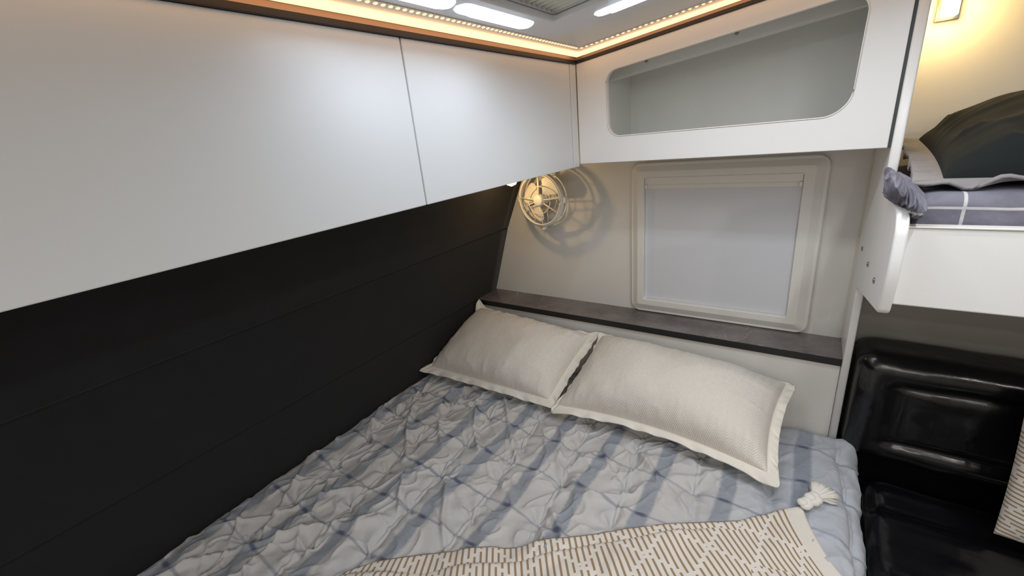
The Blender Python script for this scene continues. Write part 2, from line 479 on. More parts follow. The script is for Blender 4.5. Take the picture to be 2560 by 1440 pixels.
for v in bm.verts: v.co.z += zc(v.co.x)
bm_to('top_board', bm, M_INNER, r)
for x in (-.42, -.20, .02):
    bm = bmesh.new(); add_lathe(bm, [(0, 0), (.004, 0), (.004, .0015), (0, .0022)], Matrix.Translation((x, 1.2995, zc(x)-.046)) @ Matrix.Rotation(PI/2, 4, 'X'), 14)
    bm_to('screw', bm, M_STEEL, cl, True)

# ------------------------------------------------------------------ warm LED cove along the cabinet tops
bm = bmesh.new(); add_box(bm, (X0-.003, -1.4, 1.8682), (X0+.0045, CY-.0005, 1.8772), .0008)
o = bm_to('trim_1', bm, M_DKTRIM); struct(o)
bm = bmesh.new(); add_box(bm, (X0-.003, -1.4, 1.8774), (X0+.0022, CY-.0005, 1.8858), .0005)
o = bm_to('trim_5', bm, M_BRONZE); struct(o)
bm = bmesh.new(); add_box(bm, (X0+.005, CY-.0022, -.0085), (.134, CY+.003, -.0006), .0005)
for v in bm.verts: v.co.z += zc(v.co.x)
struct(bm_to('trim_6', bm, M_BRONZE))
bm = bmesh.new(); add_box(bm, (X0+.005, CY-.0045, -.0163), (.134, CY+.003, -.0088), .0006)
for v in bm.verts: v.co.z += zc(v.co.x)
o = bm_to('trim_2', bm, M_DKTRIM); struct(o)
def strip(label, a, b, along, grp):
    """a,b: local boxes of diffuser; ceiling-following"""
    bm = bmesh.new(); add_box(bm, a, b, .0015)
    for v in bm.verts: v.co.z += zc(v.co.x)
    r = bm_to('led_strip', bm, M_WARM); tag(r, label, 'led strip', grp)
    return r
s1 = strip('warm LED light strip running above the long white overhead doors', (-.5665, -1.4, -.006), (-.549, 1.168, -.0008), 'y', 'warm cove light strips')
s2 = strip('warm LED light strip above the open shelf unit', (-.549, 1.146, -.006), (.134, 1.168, -.0008), 'x', 'warm cove light strips')
def reflection_dots(parent, pts):  # glowing dots imitate the strip's reflection in the gloss ceiling
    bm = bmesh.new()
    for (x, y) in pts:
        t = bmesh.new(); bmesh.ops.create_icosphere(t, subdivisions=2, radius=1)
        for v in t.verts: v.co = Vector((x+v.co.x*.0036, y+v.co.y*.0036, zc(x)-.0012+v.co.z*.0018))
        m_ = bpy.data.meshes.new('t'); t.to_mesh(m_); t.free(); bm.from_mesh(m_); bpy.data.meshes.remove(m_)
    o = bm_to('led_reflection_dots', bm, M_WARMDOT, parent, True); o['kind'] = 'stuff'; return o
reflection_dots(s1, [(-.5285, y) for y in np.arange(-.3, 1.10, .0135)])
reflection_dots(s2, [(x, 1.107) for x in np.arange(-.522, .13, .0135)])
bm = bmesh.new(); add_box(bm, (-.5345, -1.4, -.0012), (-.5225, 1.10, -.0004))  # thin backing added behind the imitated reflection dots
for v in bm.verts: v.co.z += zc(v.co.x)
bm_to('dot_backing', bm, M_CEIL, s1)
bm = bmesh.new(); add_box(bm, (-.5225, 1.100, -.0012), (.134, 1.114, -.0004))
for v in bm.verts: v.co.z += zc(v.co.x)
bm_to('dot_backing', bm, M_CEIL, s2)

# ------------------------------------------------------------------ skylight with pleated blind and lamps
r = empty('roof_hatch', (-.13, .58, 1.93), 'grey roof hatch frame with pleated blind in the ceiling', 'roof hatch')
def tiltmesh(me):
    for v in me.vertices: v.co.z += zc(v.co.x)
    return me
xo0, xo1, yo0, yo1 = -.495, .25, .215, .915
xi0, xi1, yi0, yi1 = -.431, .18, .33, .803
outer = roundpoly([(xo0, yo0), (xo1, yo0), (xo1, yo1), (xo0, yo1)], .10, 12)
inner = roundpoly([(xi0, yi0), (xi1, yi0), (xi1, yi1), (xi0, yi1)], .008, 4)
me = tiltmesh(plate_mesh(outer, [inner], .012, XY(-.0064), .003, 3)); link('frame', me, M_GREYP, r)
bm = bmesh.new()
for (a, b) in (((xi0-.004, yi0-.004, .0004), (xi0+.001, yi1+.004, .03)), ((xi1-.001, yi0-.004, .0004), (xi1+.004, yi1+.004, .03)),
               ((xi0, yi0-.004, .0004), (xi1, yi0+.001, .03)), ((xi0, yi1-.001, .0004), (xi1, yi1+.004, .03))):
    add_box(bm, a, b)
for v in bm.verts: v.co.z += zc(v.co.x)
bm_to('liner', bm, M_GREYP, r)
npl = int((yi1-yi0-.002)/.017)*8; V = np.zeros((npl+1, 24, 3))
for i in range(npl+1):
    y = yi1-.001-i*.017/8; zz = .016-.014*abs(math.sin(PI*i/8))**.8
    for j, x in enumerate(np.linspace(xi0+.002, xi1-.002, 24)): V[i, j] = (x, y, zc(x)+zz)
o = grid_mesh('pleated_blind', V, M_PLEAT, r)
md = o.modifiers.new('s', 'SOLIDIFY'); md.thickness = .0008
o = box('dome', (xi0-.03, yi0-.03, 2.03), (xi1+.03, yi1+.03, 2.05), M_GREYP, r)

def area(name, loc, size, sy, power, col, rot, spread=PI):
    l = bpy.data.lights.new(name, 'AREA'); l.shape = 'RECTANGLE'; l.size = size; l.size_y = sy; l.energy = power; l.color = col; l.spread = spread
    o = bpy.data.objects.new(name, l); COL.objects.link(o); o.location = loc; o.rotation_euler = rot; return o
def tube_lamp(p0, p1, label, power, col=(.90, .95, 1)):
    """half-round lamp on the hatch frame from p0 to p1 (x,y)"""
    r = empty('tube_lamp', ((p0[0]+p1[0])/2, (p0[1]+p1[1])/2, zc((p0[0]+p1[0])/2)-.02), label, 'lamp', 'cool white lamps round the roof hatch')
    d = Vector((p1[0]-p0[0], p1[1]-p0[1])); Ln = d.length; d.normalize(); nrm = Vector((-d.y, d.x))
    def half(a, b, w, h, z0, mt, nm, capr):
        n = 30; k = 14; V = np.zeros((n+1, k+1, 3))
        for i in range(n+1):
            s = a+(b-a)*i/n; e = min(s-a, b-s); sc = math.sqrt(max(0.0, 1-(1-min(1, e/capr))**2)) if capr else 1
            for j in range(k+1):
                t = PI*j/k; q = math.cos(t)*w*max(sc, .02); zz = -math.sin(t)*h*max(sc, .02)
                x = p0[0]+d.x*s+nrm.x*q; y = p0[1]+d.y*s+nrm.y*q
                V[i, j] = (x, y, zc(x)+z0+zz)
        return grid_mesh(nm, V, mt, r)
    half(0, Ln, .0155, .006, -.0126, M_TUBEB, 'lamp_housing', .02)
    half(.028, Ln-.022, .0125, .0085, -.0126, M_TUBE, 'lamp_tube', .008)
    mx, my = (p0[0]+p1[0])/2, (p0[1]+p1[1])/2
    area('tube_light', (mx, my, zc(mx)-.0225), Ln-.06 if abs(d.x) > .5 else .016, .016 if abs(d.x) > .5 else Ln-.06, power, col, (0, -math.atan(TILT), 0), math.radians(172))
    return r
PL, PF, PR = .36, .75, 1.35
tube_lamp((-.462, .562), (-.462, .768), 'lit white lamp on the left hatch rim, nearest the corner', PL, (.78, .88, 1))
tube_lamp((-.462, .350), (-.462, .556), 'lit white lamp on the left hatch rim, second from the corner', PL, (.78, .88, 1))
tube_lamp((-.374, .852), (-.165, .852), 'lit white lamp on the far hatch rim, above the open shelf', PF)
tube_lamp((-.155, .852), (.085, .852), 'lit white lamp on the far hatch rim, towards the bunk', PF)
tube_lamp((.215, .35), (.215, .592), 'unseen white lamp added as fill on the hatch rim opposite, near end', PR)  # opposite rim pair is out of view, added for general room light
tube_lamp((.215, .60), (.215, .79), 'unseen white lamp added as fill on the hatch rim opposite, far end', PR)

# round ceiling fixtures out of view, added to fill the cabin with light
for (x, y) in ((.95, .45), (.30, -.45), (.62, -.85), (.95, -.35), (.30, -1.2), (-.30, -1.2)):
    r = empty('fill_light', (x, y, zc(x)), 'round ceiling fixture out of view, added as fill light', 'lamp', 'added ceiling fill lights')
    bm = bmesh.new(); add_lathe(bm, [(.036, 0), (.045, -.001), (.046, -.006), (.036, -.008), (.036, -.002)], Matrix.Translation((x, y, zc(x))), 32); bm_to('bezel', bm, M_GREYP, r, True)
    bm = bmesh.new(); add_lathe(bm, [(0, -.005), (.0355, -.005), (.0355, -.002)], Matrix.Translation((x, y, zc(x))), 32); bm_to('lens', bm, M_FILL, r, True)
    area('fill_area_light', (x, y, zc(x)-.0095), .05, .05, 3.0, (1, .96, .91), (0, 0, 0))

# ------------------------------------------------------------------ window with cream frame and blind
r = empty('window_1', (-.25, WY, 1.034)); struct(r)
def ringplate(nm, o4, i4, ro, ri, th, y, bev, m):
    O = roundpoly([(o4[0], o4[2]), (o4[1], o4[2]), (o4[1], o4[3]), (o4[0], o4[3])], ro, 8)
    I = roundpoly([(i4[0], i4[2]), (i4[1], i4[2]), (i4[1], i4[3]), (i4[0], i4[3])], ri, 6)
    return link(nm, plate_mesh(O, [I], th, XZ(y), bev, 3), m, r)
ringplate('outer_frame', (-.531, .030, 1.0285, 1.572), (-.483, -.028, 1.080, 1.526), .034, .006, .016, WY-.0085, .004, M_CREAM)
# chamfered inner rim standing proud of the flat flange
O = roundpoly([(-.523, 1.038), (.020, 1.038), (.020, 1.562), (-.523, 1.562)], .012, 5)
O2 = roundpoly([(-.504, 1.060), (-.002, 1.060), (-.002, 1.545), (-.504, 1.545)], .008, 5)
I2 = roundpoly([(-.4835, 1.0795), (-.0275, 1.0795), (-.0275, 1.5265), (-.4835, 1.5265)], .006, 5)
I3 = roundpoly([(-.4820, 1.0810), (-.0290, 1.0810), (-.0290, 1.5250), (-.4820, 1.5250)], .006, 5)
bm = bmesh.new(); loops = []
for lp, y in ((O, WY-.0165), (O2, WY-.027), (I2, WY-.027), (I3, WY-.0255), (I3, WY-.0005)):
    loops.append([bm.verts.new((x, y, z)) for x, z in lp])
for A, B in zip(loops, loops[1:]):
    n_ = len(A)
    for k in range(n_): bm.faces.new((A[k], A[(k+1) % n_], B[(k+1) % n_], B[k]))
bm_to('inner_frame', bm, M_CREAM, r, False)
bm = bmesh.new(); add_box(bm, (-.4815, WY-.010, 1.0815), (-.0295, WY-.0075, 1.500)); bm_to('roller_blind', bm, M_BLIND, r)
bm = bmesh.new(); add_box(bm, (-.4815, WY-.020, 1.500), (-.0295, WY-.001, 1.5245), .002); add_box(bm, (-.4815, WY-.014, 1.485), (-.0295, WY-.0105, 1.4995), .001)
bm_to('blind_cassette', bm, M_CREAM, r)
for x in (-.4812, -.0388):
    box('cassette_end', (x, WY-.0235, 1.486), (x+.009, WY-.0105, 1.500), M_GREYP, r, .001)

# ------------------------------------------------------------------ marble shelf and headboard
SH = 1.026
r = empty('marble_shelf', (-.5, 1.42, 1.003), 'dark grey marbled shelf with black front edge below the window', 'shelf')
xw = low(SH)+.002
bm = bmesh.new()
vs = [(xw, 1.3585), (.1175, 1.3585), (.1175, WY-.001), (xw, WY-.001)]
add_box(bm, (xw-.001, 1.3575, SH-.019), (.1175, WY-.001, SH))
bm_to('shelf_top', bm, M_MARBLE, r)
box('front_edge', (xw-.001, 1.355, 1.004), (.1175, 1.3573, SH-.0005), M_BLACKEDGE, r, .0004)
box('underside', (xw, 1.3575, 1.0035), (.1175, WY-.001, SH-.0195), M_BLACKEDGE, r)
o = box('headboard_panel', (low(.75), 1.3640, .50), (.1172, 1.379, 1.003), M_WALL, None, .001)
tag(o, 'plain cream headboard panel behind the two ivory pillows', 'headboard')

# ------------------------------------------------------------------ divider panel with cut-out profile
XP = .118; TP = .018
pp = [(WY-.001, .30), (WY-.001, zc(XP)-.002), (CY, zc(XP)-.018), (CY, 1.525), (.935, 1.52), (.925, 1.41), (.945, 1.335), (1.345, 1.243), (1.345, .30)]
rad = [0, 0, 0, .03, .045, .5, .018, .01, 0]
r = empty('divider_panel', (XP+TP/2, 1.4, .30), 'white shaped divider panel between double bed and bunk', 'panel')
me = plate_mesh(roundpoly(pp, rad, 8), [], TP, YZ(XP+TP/2), .004, 3); link('panel_board', me, M_WHITE, r)
for (y, z) in ((1.367, 1.343), (1.193, 1.353), (1.051, 1.362)):
    bm = bmesh.new(); add_lathe(bm, [(0, .0), (.0062, 0), (.0055, .0022), (.003, .0028), (.0026, .0012), (0, .0012)], Matrix.Translation((XP-.0001, y, z)) @ Matrix.Rotation(-PI/2, 4, 'Y'), 18)
    bm_to('bolt_head', bm, M_STEEL, r, True)
bm = bmesh.new(); add_tube(bm, [(XP-.001, WY-.002, 1.03), (XP-.001, WY-.002, 1.60)], .003, 8)
o = bm_to('trim_3', bm, M_SEAM); struct(o)
bm = bmesh.new(); add_box(bm, (xr+.0003, CY+.004, FBZ), (XP-.0005, CY+.012, zc(.11)-.003)); o = bm_to('trim_4', bm, M_DARKGAP); struct(o)  # dark strip stands in for the shade inside this open gap

# ------------------------------------------------------------------ fan
FC = Vector((-.853, 1.415, 1.463))
r = empty('wall_fan', (FC.x, WY-.001, FC.z), 'small round white cabin fan on the wall left of window', 'fan')
MF = Matrix.Translation(FC) @ Matrix.Rotation(math.radians(-6), 4, 'Z') @ Matrix.Rotation(PI/2, 4, 'X')     # local +z points to -y
def fring(R_, rr, z, nm, m, sq=1.0):
    bm = bmesh.new(); k = 64
    add_tube(bm, [MF @ Vector((R_*math.cos(2*PI*i/k), R_*math.sin(2*PI*i/k), z)) for i in range(k)], rr, 10, closed=True)
    return bm_to(nm, bm, m, r, True)
bm = bmesh.new(); add_lathe(bm, [(.094, .020), (.098, .022), (.102, .020), (.1035, .010), (.1015, .004), (.0975, .004), (.094, .010), (.094, .020)], MF, 64)
bm_to('ring_housing', bm, M_CREAM, r, True)
fring(.0945, .003, .022, 'front_rim', M_CREAM); fring(.0985, .0028, -.018, 'rear_rim', M_CREAM)
for a in range(0, 360, 30):
    q = math.radians(a); bm = bmesh.new(); add_tube(bm, [MF @ Vector((.1005*math.cos(q), .1005*math.sin(q), .006)), MF @ Vector((.0985*math.cos(q), .0985*math.sin(q), -.018))], .0016, 6); bm_to('rim_rib', bm, M_CREAM, r, True)
fring(.052, .0016, .024, 'guard_ring', M_CREAM); fring(.052, .0016, -.02, 'guard_ring', M_CREAM)
for z in (.024, -.020):
    for a in (90, 175, 200, 5, 275, 330):
        if z < 0 and a in (200, 330): continue
        q = math.radians(a); bm = bmesh.new()
        add_tube(bm, [MF @ Vector((.02*math.cos(q), .02*math.sin(q), z)), MF @ Vector((.095*math.cos(q), .095*math.sin(q), z*.8))], .0022 if a != 90 else .0042, 8)
        bm_to('guard_spoke', bm, M_CREAM, r, True)
bm = bmesh.new(); add_lathe(bm, [(0, .034), (.017, .034), (.021, .031), (.0225, .024), (.0225, .012), (0, .012)], MF, 32); bm_to('hub_cap', bm, M_CREAM, r, True)
bm = bmesh.new(); add_lathe(bm, [(0, .011), (.019, .011), (.019, -.022), (.012, -.03), (0, -.03)], MF, 28); bm_to('motor', bm, M_CREAM, r, True)
for a in (-120, 50, 160):
    n1, n2 = 12, 12; V = np.zeros((n1, n2, 3))
    for i in range(n1):
        rr_ = .018+.068*i/(n1-1); wdt = math.radians(14+22*math.sin(PI*min(1, (i+1)/n1)*.62))
        for j in range(n2):
            u_ = j/(n2-1)*2-1; q = math.radians(a)+u_*wdt*(1-.55*max(0, (i-(n1-4))/4.)**2)
            p = MF @ Vector((rr_*math.cos(q), rr_*math.sin(q), u_*.009)); V[i, j] = p
    o = grid_mesh('fan_blade', V, M_CREAM, r); md = o.modifiers.new('s', 'SOLIDIFY'); md.thickness = .0016
for a in (0, 180, -88):
    q = math.radians(a); c = MF @ Vector((.106*math.cos(q), .106*math.sin(q), .004))
    bm = bmesh.new(); add_box(bm, c-Vector((.006, .012, .011)), c+Vector((.006, .012, .011)), .003); bm_to('pivot_lug', bm, M_CREAM, r)
bm = bmesh.new()
add_tube(bm, [MF @ Vector((.108*math.cos(q), .108*math.sin(q), -.008-.03*abs(math.sin(q)))) for q in np.linspace(0, -PI, 24)], .0045, 10)
bm_to('yoke', bm, M_CREAM, r, True)
bm = bmesh.new(); add_lathe(bm, [(.036, 0), (.036, .010), (.028, .020), (.014, .030), (.014, .045), (0, .045)], Matrix.Translation((FC.x, WY-.0005, FC.z-.075)) @ Matrix.Rotation(PI/2, 4, 'X'), 32)
bm_to('wall_mount', bm, M_CREAM, r, True)

# ------------------------------------------------------------------ reading lamp under the cabinet
LP = Vector((-.893, 1.275, 1.5485))
r = empty('reading_lamp', (LP.x, LP.y, CB), 'small lit warm lamp under the overhead cabinet beside the fan', 'lamp')
bm = bmesh.new(); add_tube(bm, [(LP.x, LP.y, CB-.0005), (LP.x, LP.y, 1.575)], .006, 12); bm_to('stem', bm, M_CREAM, r, True)
bm = bmesh.new(); add_lathe(bm, [(0, .030), (.014, .028), (.022, .016), (.022, .004), (.019, .004)], Matrix.Translation(LP) , 24); bm_to('shade', bm, M_CREAM, r, True)
bm = bmesh.new(); add_lathe(bm, [(.0225, .0035), (.016, -.010), (0, -.016)], Matrix.Translation(LP), 24); bm_to('bulb', bm, M_READ, r, True)

# ------------------------------------------------------------------ duvet on the bed
BZ = .785
XL, XR = -1.283, .187
def duvet():
    xs_top = .120; Rr = .066
    ns, nt = 760, 640
    s = np.linspace(0, (xs_top-XL)+Rr*PI/2+.33, ns); t = np.linspace(-.42, 1.352, nt)
    S, T = np.meshgrid(s, t, indexing='ij')
    x = XL+S; over = np.clip(x-xs_top, 0, None); ang = np.clip(over/Rr, 0, PI/2); down = np.clip(over-Rr*PI/2, 0, None)
    bx = np.where(x < xs_top, x, xs_top+Rr*np.sin(ang)); bz = BZ-Rr*(1-np.cos(ang))-down
    nx = np.sin(ang); nz = np.cos(ang)
    U, W = x, T                                            # cloth coordinates
    # seams along the bed with pinch points, diamonds of crease between them
    sx = .1705; seam = (U+.095*(W-.5)+.808)/sx; k = np.round(seam); dsm = (seam-k)*sx
    dsm = dsm+.006*fbm(U*4+3, W*5, 2)
    wrinkly = 1-.72*sstep(-.38, -.02, U)
    h = -.0085*np.exp(-(dsm/.012)**2)+.0060*np.exp(-(dsm/.0035)**2)*(1-.5*sstep(-.4, 0, U))+.003*(np.cos(PI*(np.abs(dsm)/sx*2))) * -1
    py = .142; row = (W-.095)/py+.5*(k % 2); j = np.round(row); dn = (row-j)*py
    rr = np.hypot(dsm, dn); th = np.arctan2(dn, dsm)
    h += -.010*np.exp(-(rr/.022)**2)
    rad = np.cos(th*4+7*_perm[(k.astype(int) * 7) & 255, (j.astype(int)*13) & 255]*PI)
    h += .0065*np.exp(-(rr/.06)**2)*np.clip(rr/.012, 0, 1)*rad*wrinkly
    # diagonal creases
    a1 = (U+W*.95)/.16+.25*fbm(U*3, W*3, 2)*2; a2 = (U-W*.95)/.16+.25*fbm(U*3+9, W*3, 2)*2
    for a, sd in ((a1, 1.), (a2, 5.)):
        d = (a-np.round(a)); msk = sstep(.42, .68, vnoise(U*7+sd*9, W*7-sd*4))
        h += .0125*msk*np.exp(-(d/.07)**2)*wrinkly
    wx = U+.05*fbm(U*5+2, W*5, 3); wy = W+.05*fbm(U*5+40, W*5+7, 3)
    h += .0125*wrinkly*(ridge(wx*15+wy*7, wy*9-wx*4, 4)-.4)*(.35+.65*sstep(.3, .7, vnoise(U*4, W*4+30)))
    h += .0075*wrinkly*(ridge(wx*30-wy*14+9, wy*16+wx*6, 3)-.4)
    h += .007*fbm(U*5+11, W*5+3, 3)
    # broad loft; heavier folds on the drop at the right-hand side
    h += .008*fbm(U*2.2, W*2.2+8, 2)
    side = sstep(.02, .16, U)
    h += side*(.007*fbm(U*3+1, W*11+2, 3)+.006*(ridge(U*7+W*6, W*13-U*9, 3)-.4))
    h += .010*np.exp(-((x-xs_top)/.09)**2)
    # edge towards the padded wall sinks and ripples
    le = np.clip(S/.05, 0, 1)
    h = h*(.35+.65*le)-.022*(1-le)**2
    # head end rolls down at the headboard; lifted lower right corner
    he = np.clip((1.352-T)/.05, 0, 1); h = h*(.3+.7*he)-.035*(1-he)**2
    corner = np.exp(-((U-.17)/.04)**2-((W-1.335)/.04)**2)
    V = np.stack([bx+nx*h+.006*corner, T+0*h, bz+nz*h+.02*corner], -1)
    V[..., 0] = np.maximum(V[..., 0], XL+.0)
    V[..., 0] = np.where((T > 1.335), np.minimum(V[..., 0], .20), V[..., 0])
    uv = np.stack([U, W], -1)
    o = grid_mesh('duvet', V, M_DUVET, None, uv)
    md = o.modifiers.new('s', 'SOLIDIFY'); md.thickness = .012; md.offset = -1
    tag(o, 'crumpled quilted duvet in pale grey with blue stripes on the bed', 'duvet')
    return o, V
duv, DV = duvet()
def duvet_z(x, y):
    i = int(np.argmin(np.abs(DV[:, 260, 0]-x)[:640])); j = int(np.argmin(np.abs(DV[0, :, 1]-y)))
    return DV[i, j, 2]
r = empty('double_bed', (-.55, .4, 0), 'built-in double bed base and mattress beneath the quilted duvet', 'bed')
rbox('mattress', (-.56, .43, .665), (.70, .905, .085), .05, cotton('mattress_cloth', (.6, .6, .6)), r, 8)
box('bed_base', (-1.2, -.5, .0), (.14, 1.345, .575), M_WALL, r, .003)

# ------------------------------------------------------------------ pillows
def pillow(name, c00, c10, c11, c01, T, fl, mbody, mflange, label, cat, group=None, under=.35, sag=(.0, .0, .0, .0), nu=110, nv=80, power=2.6, seed=1, wr=.004, fthick=.004, rad=0, uvrot=0, wave=.005, flb=None, fll=None, flr=None, full=.5, ears=(), swap=False, parent=None):
    """c00 front-left, c10 front-right, c11 back-right, c01 back-left (world); top side bulges by T; flange width fl"""
    c = [np.array(q, float) for q in (c00, c10, c11, c01)]
    W = (np.linalg.norm(c[1]-c[0])+np.linalg.norm(c[2]-c[3]))/2; H = (np.linalg.norm(c[3]-c[0])+np.linalg.norm(c[2]-c[1]))/2
    nrm = np.cross(c[1]-c[0], c[3]-c[0]); nrm /= np.linalg.norm(nrm)
    def surf(U, Vv):
        P = (c[0][None, None]*((1-U)*(1-Vv))[..., None]+c[1]*(U*(1-Vv))[..., None]+c[2]*(U*Vv)[..., None]+c[3]*((1-U)*Vv)[..., None])
        ex = (c[1]-c[0])/np.linalg.norm(c[1]-c[0]); ey = (c[3]-c[0])/np.linalg.norm(c[3]-c[0])
        # sides bow inwards: sag = front, right, back, left
        fu = np.sin(PI*U)**.8 if False else 1-(2*U-1)**2; fv = 1-(2*Vv-1)**2
        P = P+ey*(sag[0]*fu*(1-Vv)**2-sag[2]*fu*Vv**2)[..., None]+ex*(sag[3]*fv*(1-U)**2-sag[1]*fv*U**2)[..., None]
        return P
    fu_, fv_ = fl/W, fl/H
    # body
    fb = (flb if flb is not None else fl)/H; fL = (fll if fll is not None else fl)/W; fR = (flr if flr is not None else fl)/W; cum = (fL+1-fR)/2; hum = (1-fL-fR)/2; cvm = (fv_+1-fb)/2; hvm = (1-fb-fv_)/2
    a = np.linspace(-1, 1, nu); b = np.linspace(-1, 1, nv)
    a = np.sign(a)*(1-(1-np.abs(a))**1.25); b = np.sign(b)*(1-(1-np.abs(b))**1.25)
    A, B_ = np.meshgrid(a, b, indexing='ij')
    U = cum+A*hum; Vv = cvm+B_*hvm
    base = surf(U, Vv)
    pr = (np.clip(1-np.abs(A)**power, 0, 1)**full)*(np.clip(1-np.abs(B_)**power, 0, 1)**full)
    edge = np.clip(1-np.maximum(np.abs(A), np.abs(B_)), 0, 1)
    ux = U*W*1.0; vy = Vv*H
    crin = wr*(1.3*(ridge(ux*22+seed, vy*8+seed, 3)-.4)*np.exp(-((1-np.abs(B_))/.35)**2)+1.3*(ridge(ux*7+seed, vy*24+3*seed, 3)-.4)*np.exp(-((1-np.abs(A))/.3)**2))
    crin += wr*1.4*fbm(ux*7+seed*3, vy*7, 3)
    top_ = base+nrm*(T*pr+crin*np.clip(edge*14, 0, 1)*np.clip(pr*2, 0, 1))[..., None]
    bot = base-nrm*(T*under*pr)[..., None]
    def join(Vt, Vb, UVt, nm, m_, par, off=0):
        n_, k_ = Vt.shape[:2]
        me = bpy.data.meshes.new(nm); idx = np.arange(n_*k_).reshape(n_, k_); idb = idx+n_*k_
        f1 = np.stack([idx[:-1, :-1], idx[1:, :-1], idx[1:, 1:], idx[:-1, 1:]], -1).reshape(-1, 4)
        f2 = np.stack([idb[:-1, :-1], idb[:-1, 1:], idb[1:, 1:], idb[1:, :-1]], -1).reshape(-1, 4)
        rim = np.concatenate([idx[:-1, 0], idx[-1, :-1], idx[:0:-1, -1], idx[0, :0:-1]])
        rb = rim+n_*k_; f3 = np.stack([rim, rb, np.roll(rb, -1), np.roll(rim, -1)], -1)
        F = np.concatenate([f1, f2, f3]); VV = np.concatenate([Vt.reshape(-1, 3), Vb.reshape(-1, 3)])
        me.from_pydata(VV.tolist(), [], F.tolist())
        l = me.uv_layers.new(name='UVMap'); uvs = np.concatenate([UVt.reshape(-1, 2)]*2)
        l.data.foreach_set('uv', uvs[F.reshape(-1)].reshape(-1).astype(np.float32))
        me.update()
        return link(nm, me, m_, par, True)
    uv = np.stack([vy+.35*ux**1.5, ux], -1) if swap else np.stack([ux, vy], -1)
    body = join(top_+nrm*.0012, bot-nrm*.0012, uv, name, mbody, parent)
    if label: tag(body, label, cat, group)
    if fl > 0:
        nr = 12; npm = 70
        # ring grid: perimeter x width
        per = []
        for q in np.linspace(-1, 1, npm)[:-1]: per.append((q, -1))
        for q in np.linspace(-1, 1, npm)[:-1]: per.append((1, q))
        for q in np.linspace(1, -1, npm)[:-1]: per.append((q, 1))
        for q in np.linspace(1, -1, npm)[:-1]: per.append((-1, q))
        per = np.array(per); n_ = len(per)
        G = np.zeros((n_, nr, 3)); UV = np.zeros((n_, nr, 2))
        w_ = np.linspace(-.12, 1, nr)
        pu = (cum+per[:, 0:1]*hum)*(1-w_)+(.5+per[:, 0:1]*.5)*w_; pv = (cvm+per[:, 1:2]*hvm)*(1-w_)+(.5+per[:, 1:2]*.5)*w_
        if rad:
            # round the outer corners off
            cu_ = np.clip((np.abs(pu-.5)*W-(W/2-rad)), 0, None); cv_ = np.clip((np.abs(pv-.5)*H-(H/2-rad)), 0, None)
            rr_ = np.hypot(cu_, cv_); mx = np.maximum(cu_, cv_); f = np.where(rr_ > 1e-9, mx/np.maximum(rr_, 1e-9), 1)
            pu = .5+np.sign(pu-.5)*np.where(cu_ > 0, (W/2-rad+cu_*f)/W, np.abs(pu-.5)); pv = .5+np.sign(pv-.5)*np.where(cv_ > 0, (H/2-rad+cv_*f)/H, np.abs(pv-.5))
        P = surf(pu, pv)
        ph = np.arange(n_)/n_*2*PI
        wv = wave*(np.sin(ph*17+seed)+.8*np.sin(ph*31+2*seed)+.6*np.sin(ph*47+seed))
        P = P+nrm*(wv[:, None]*np.clip(w_, 0, 1)[None]**1.3)[..., None]
        for (cu0, cv0, vec, wd) in ears:
            g_ = np.exp(-(((pu-cu0)*W)**2+((pv-cv0)*H)**2)/wd**2)*np.clip(w_, 0, 1)[None]
            P = P+g_[..., None]*np.array(vec)
        P = np.concatenate([P, P[:1]], 0); pu = np.concatenate([pu, pu[:1]], 0); pv = np.concatenate([pv, pv[:1]], 0)
        o = grid_mesh('flange', P, mflange, body, np.stack([pu*W, pv*H], -1))
        md = o.modifiers.new('s', 'SOLIDIFY'); md.thickness = fthick; md.offset = 0
    return body

pillow('pillow', (-1.250, 1.018, .822), (-.645, 1.040, .818), (-.600, 1.342, .968), (-1.176, 1.342, 1.004), .108, .030,
       M_PILLOW, M_FLANGE, 'ivory textured pillow at the far side, against the black padded wall', 'pillow', 'ivory pillows on the double bed',
       under=.25, sag=(.004, .010, .012, .012), seed=2, wr=.0055, wave=.0038, flb=.012, fll=.018, ears=((0, 1, (.0, .0, .030), .022), (0, 0, (-.012, -.006, .0), .03), (1, 1, (.0, -.004, .014), .03)))
pillow('pillow', (-.648, 1.012, .822), (.016, 1.000, .818), (.024, 1.335, .930), (-.596, 1.338, .976), .120, .032,
       M_PILLOW, M_FLANGE, 'ivory textured pillow on the near side, right of the first pillow', 'pillow', 'ivory pillows on the double bed',
       under=.25, sag=(.040, .022, .004, .016), seed=5, wr=.0045, wave=.0042, rad=.02, flb=.008, fll=.010, flr=.026, ears=((0, 1, (-.008, -.004, .016), .022), (1, 1, (.0, -.012, .0), .03)))

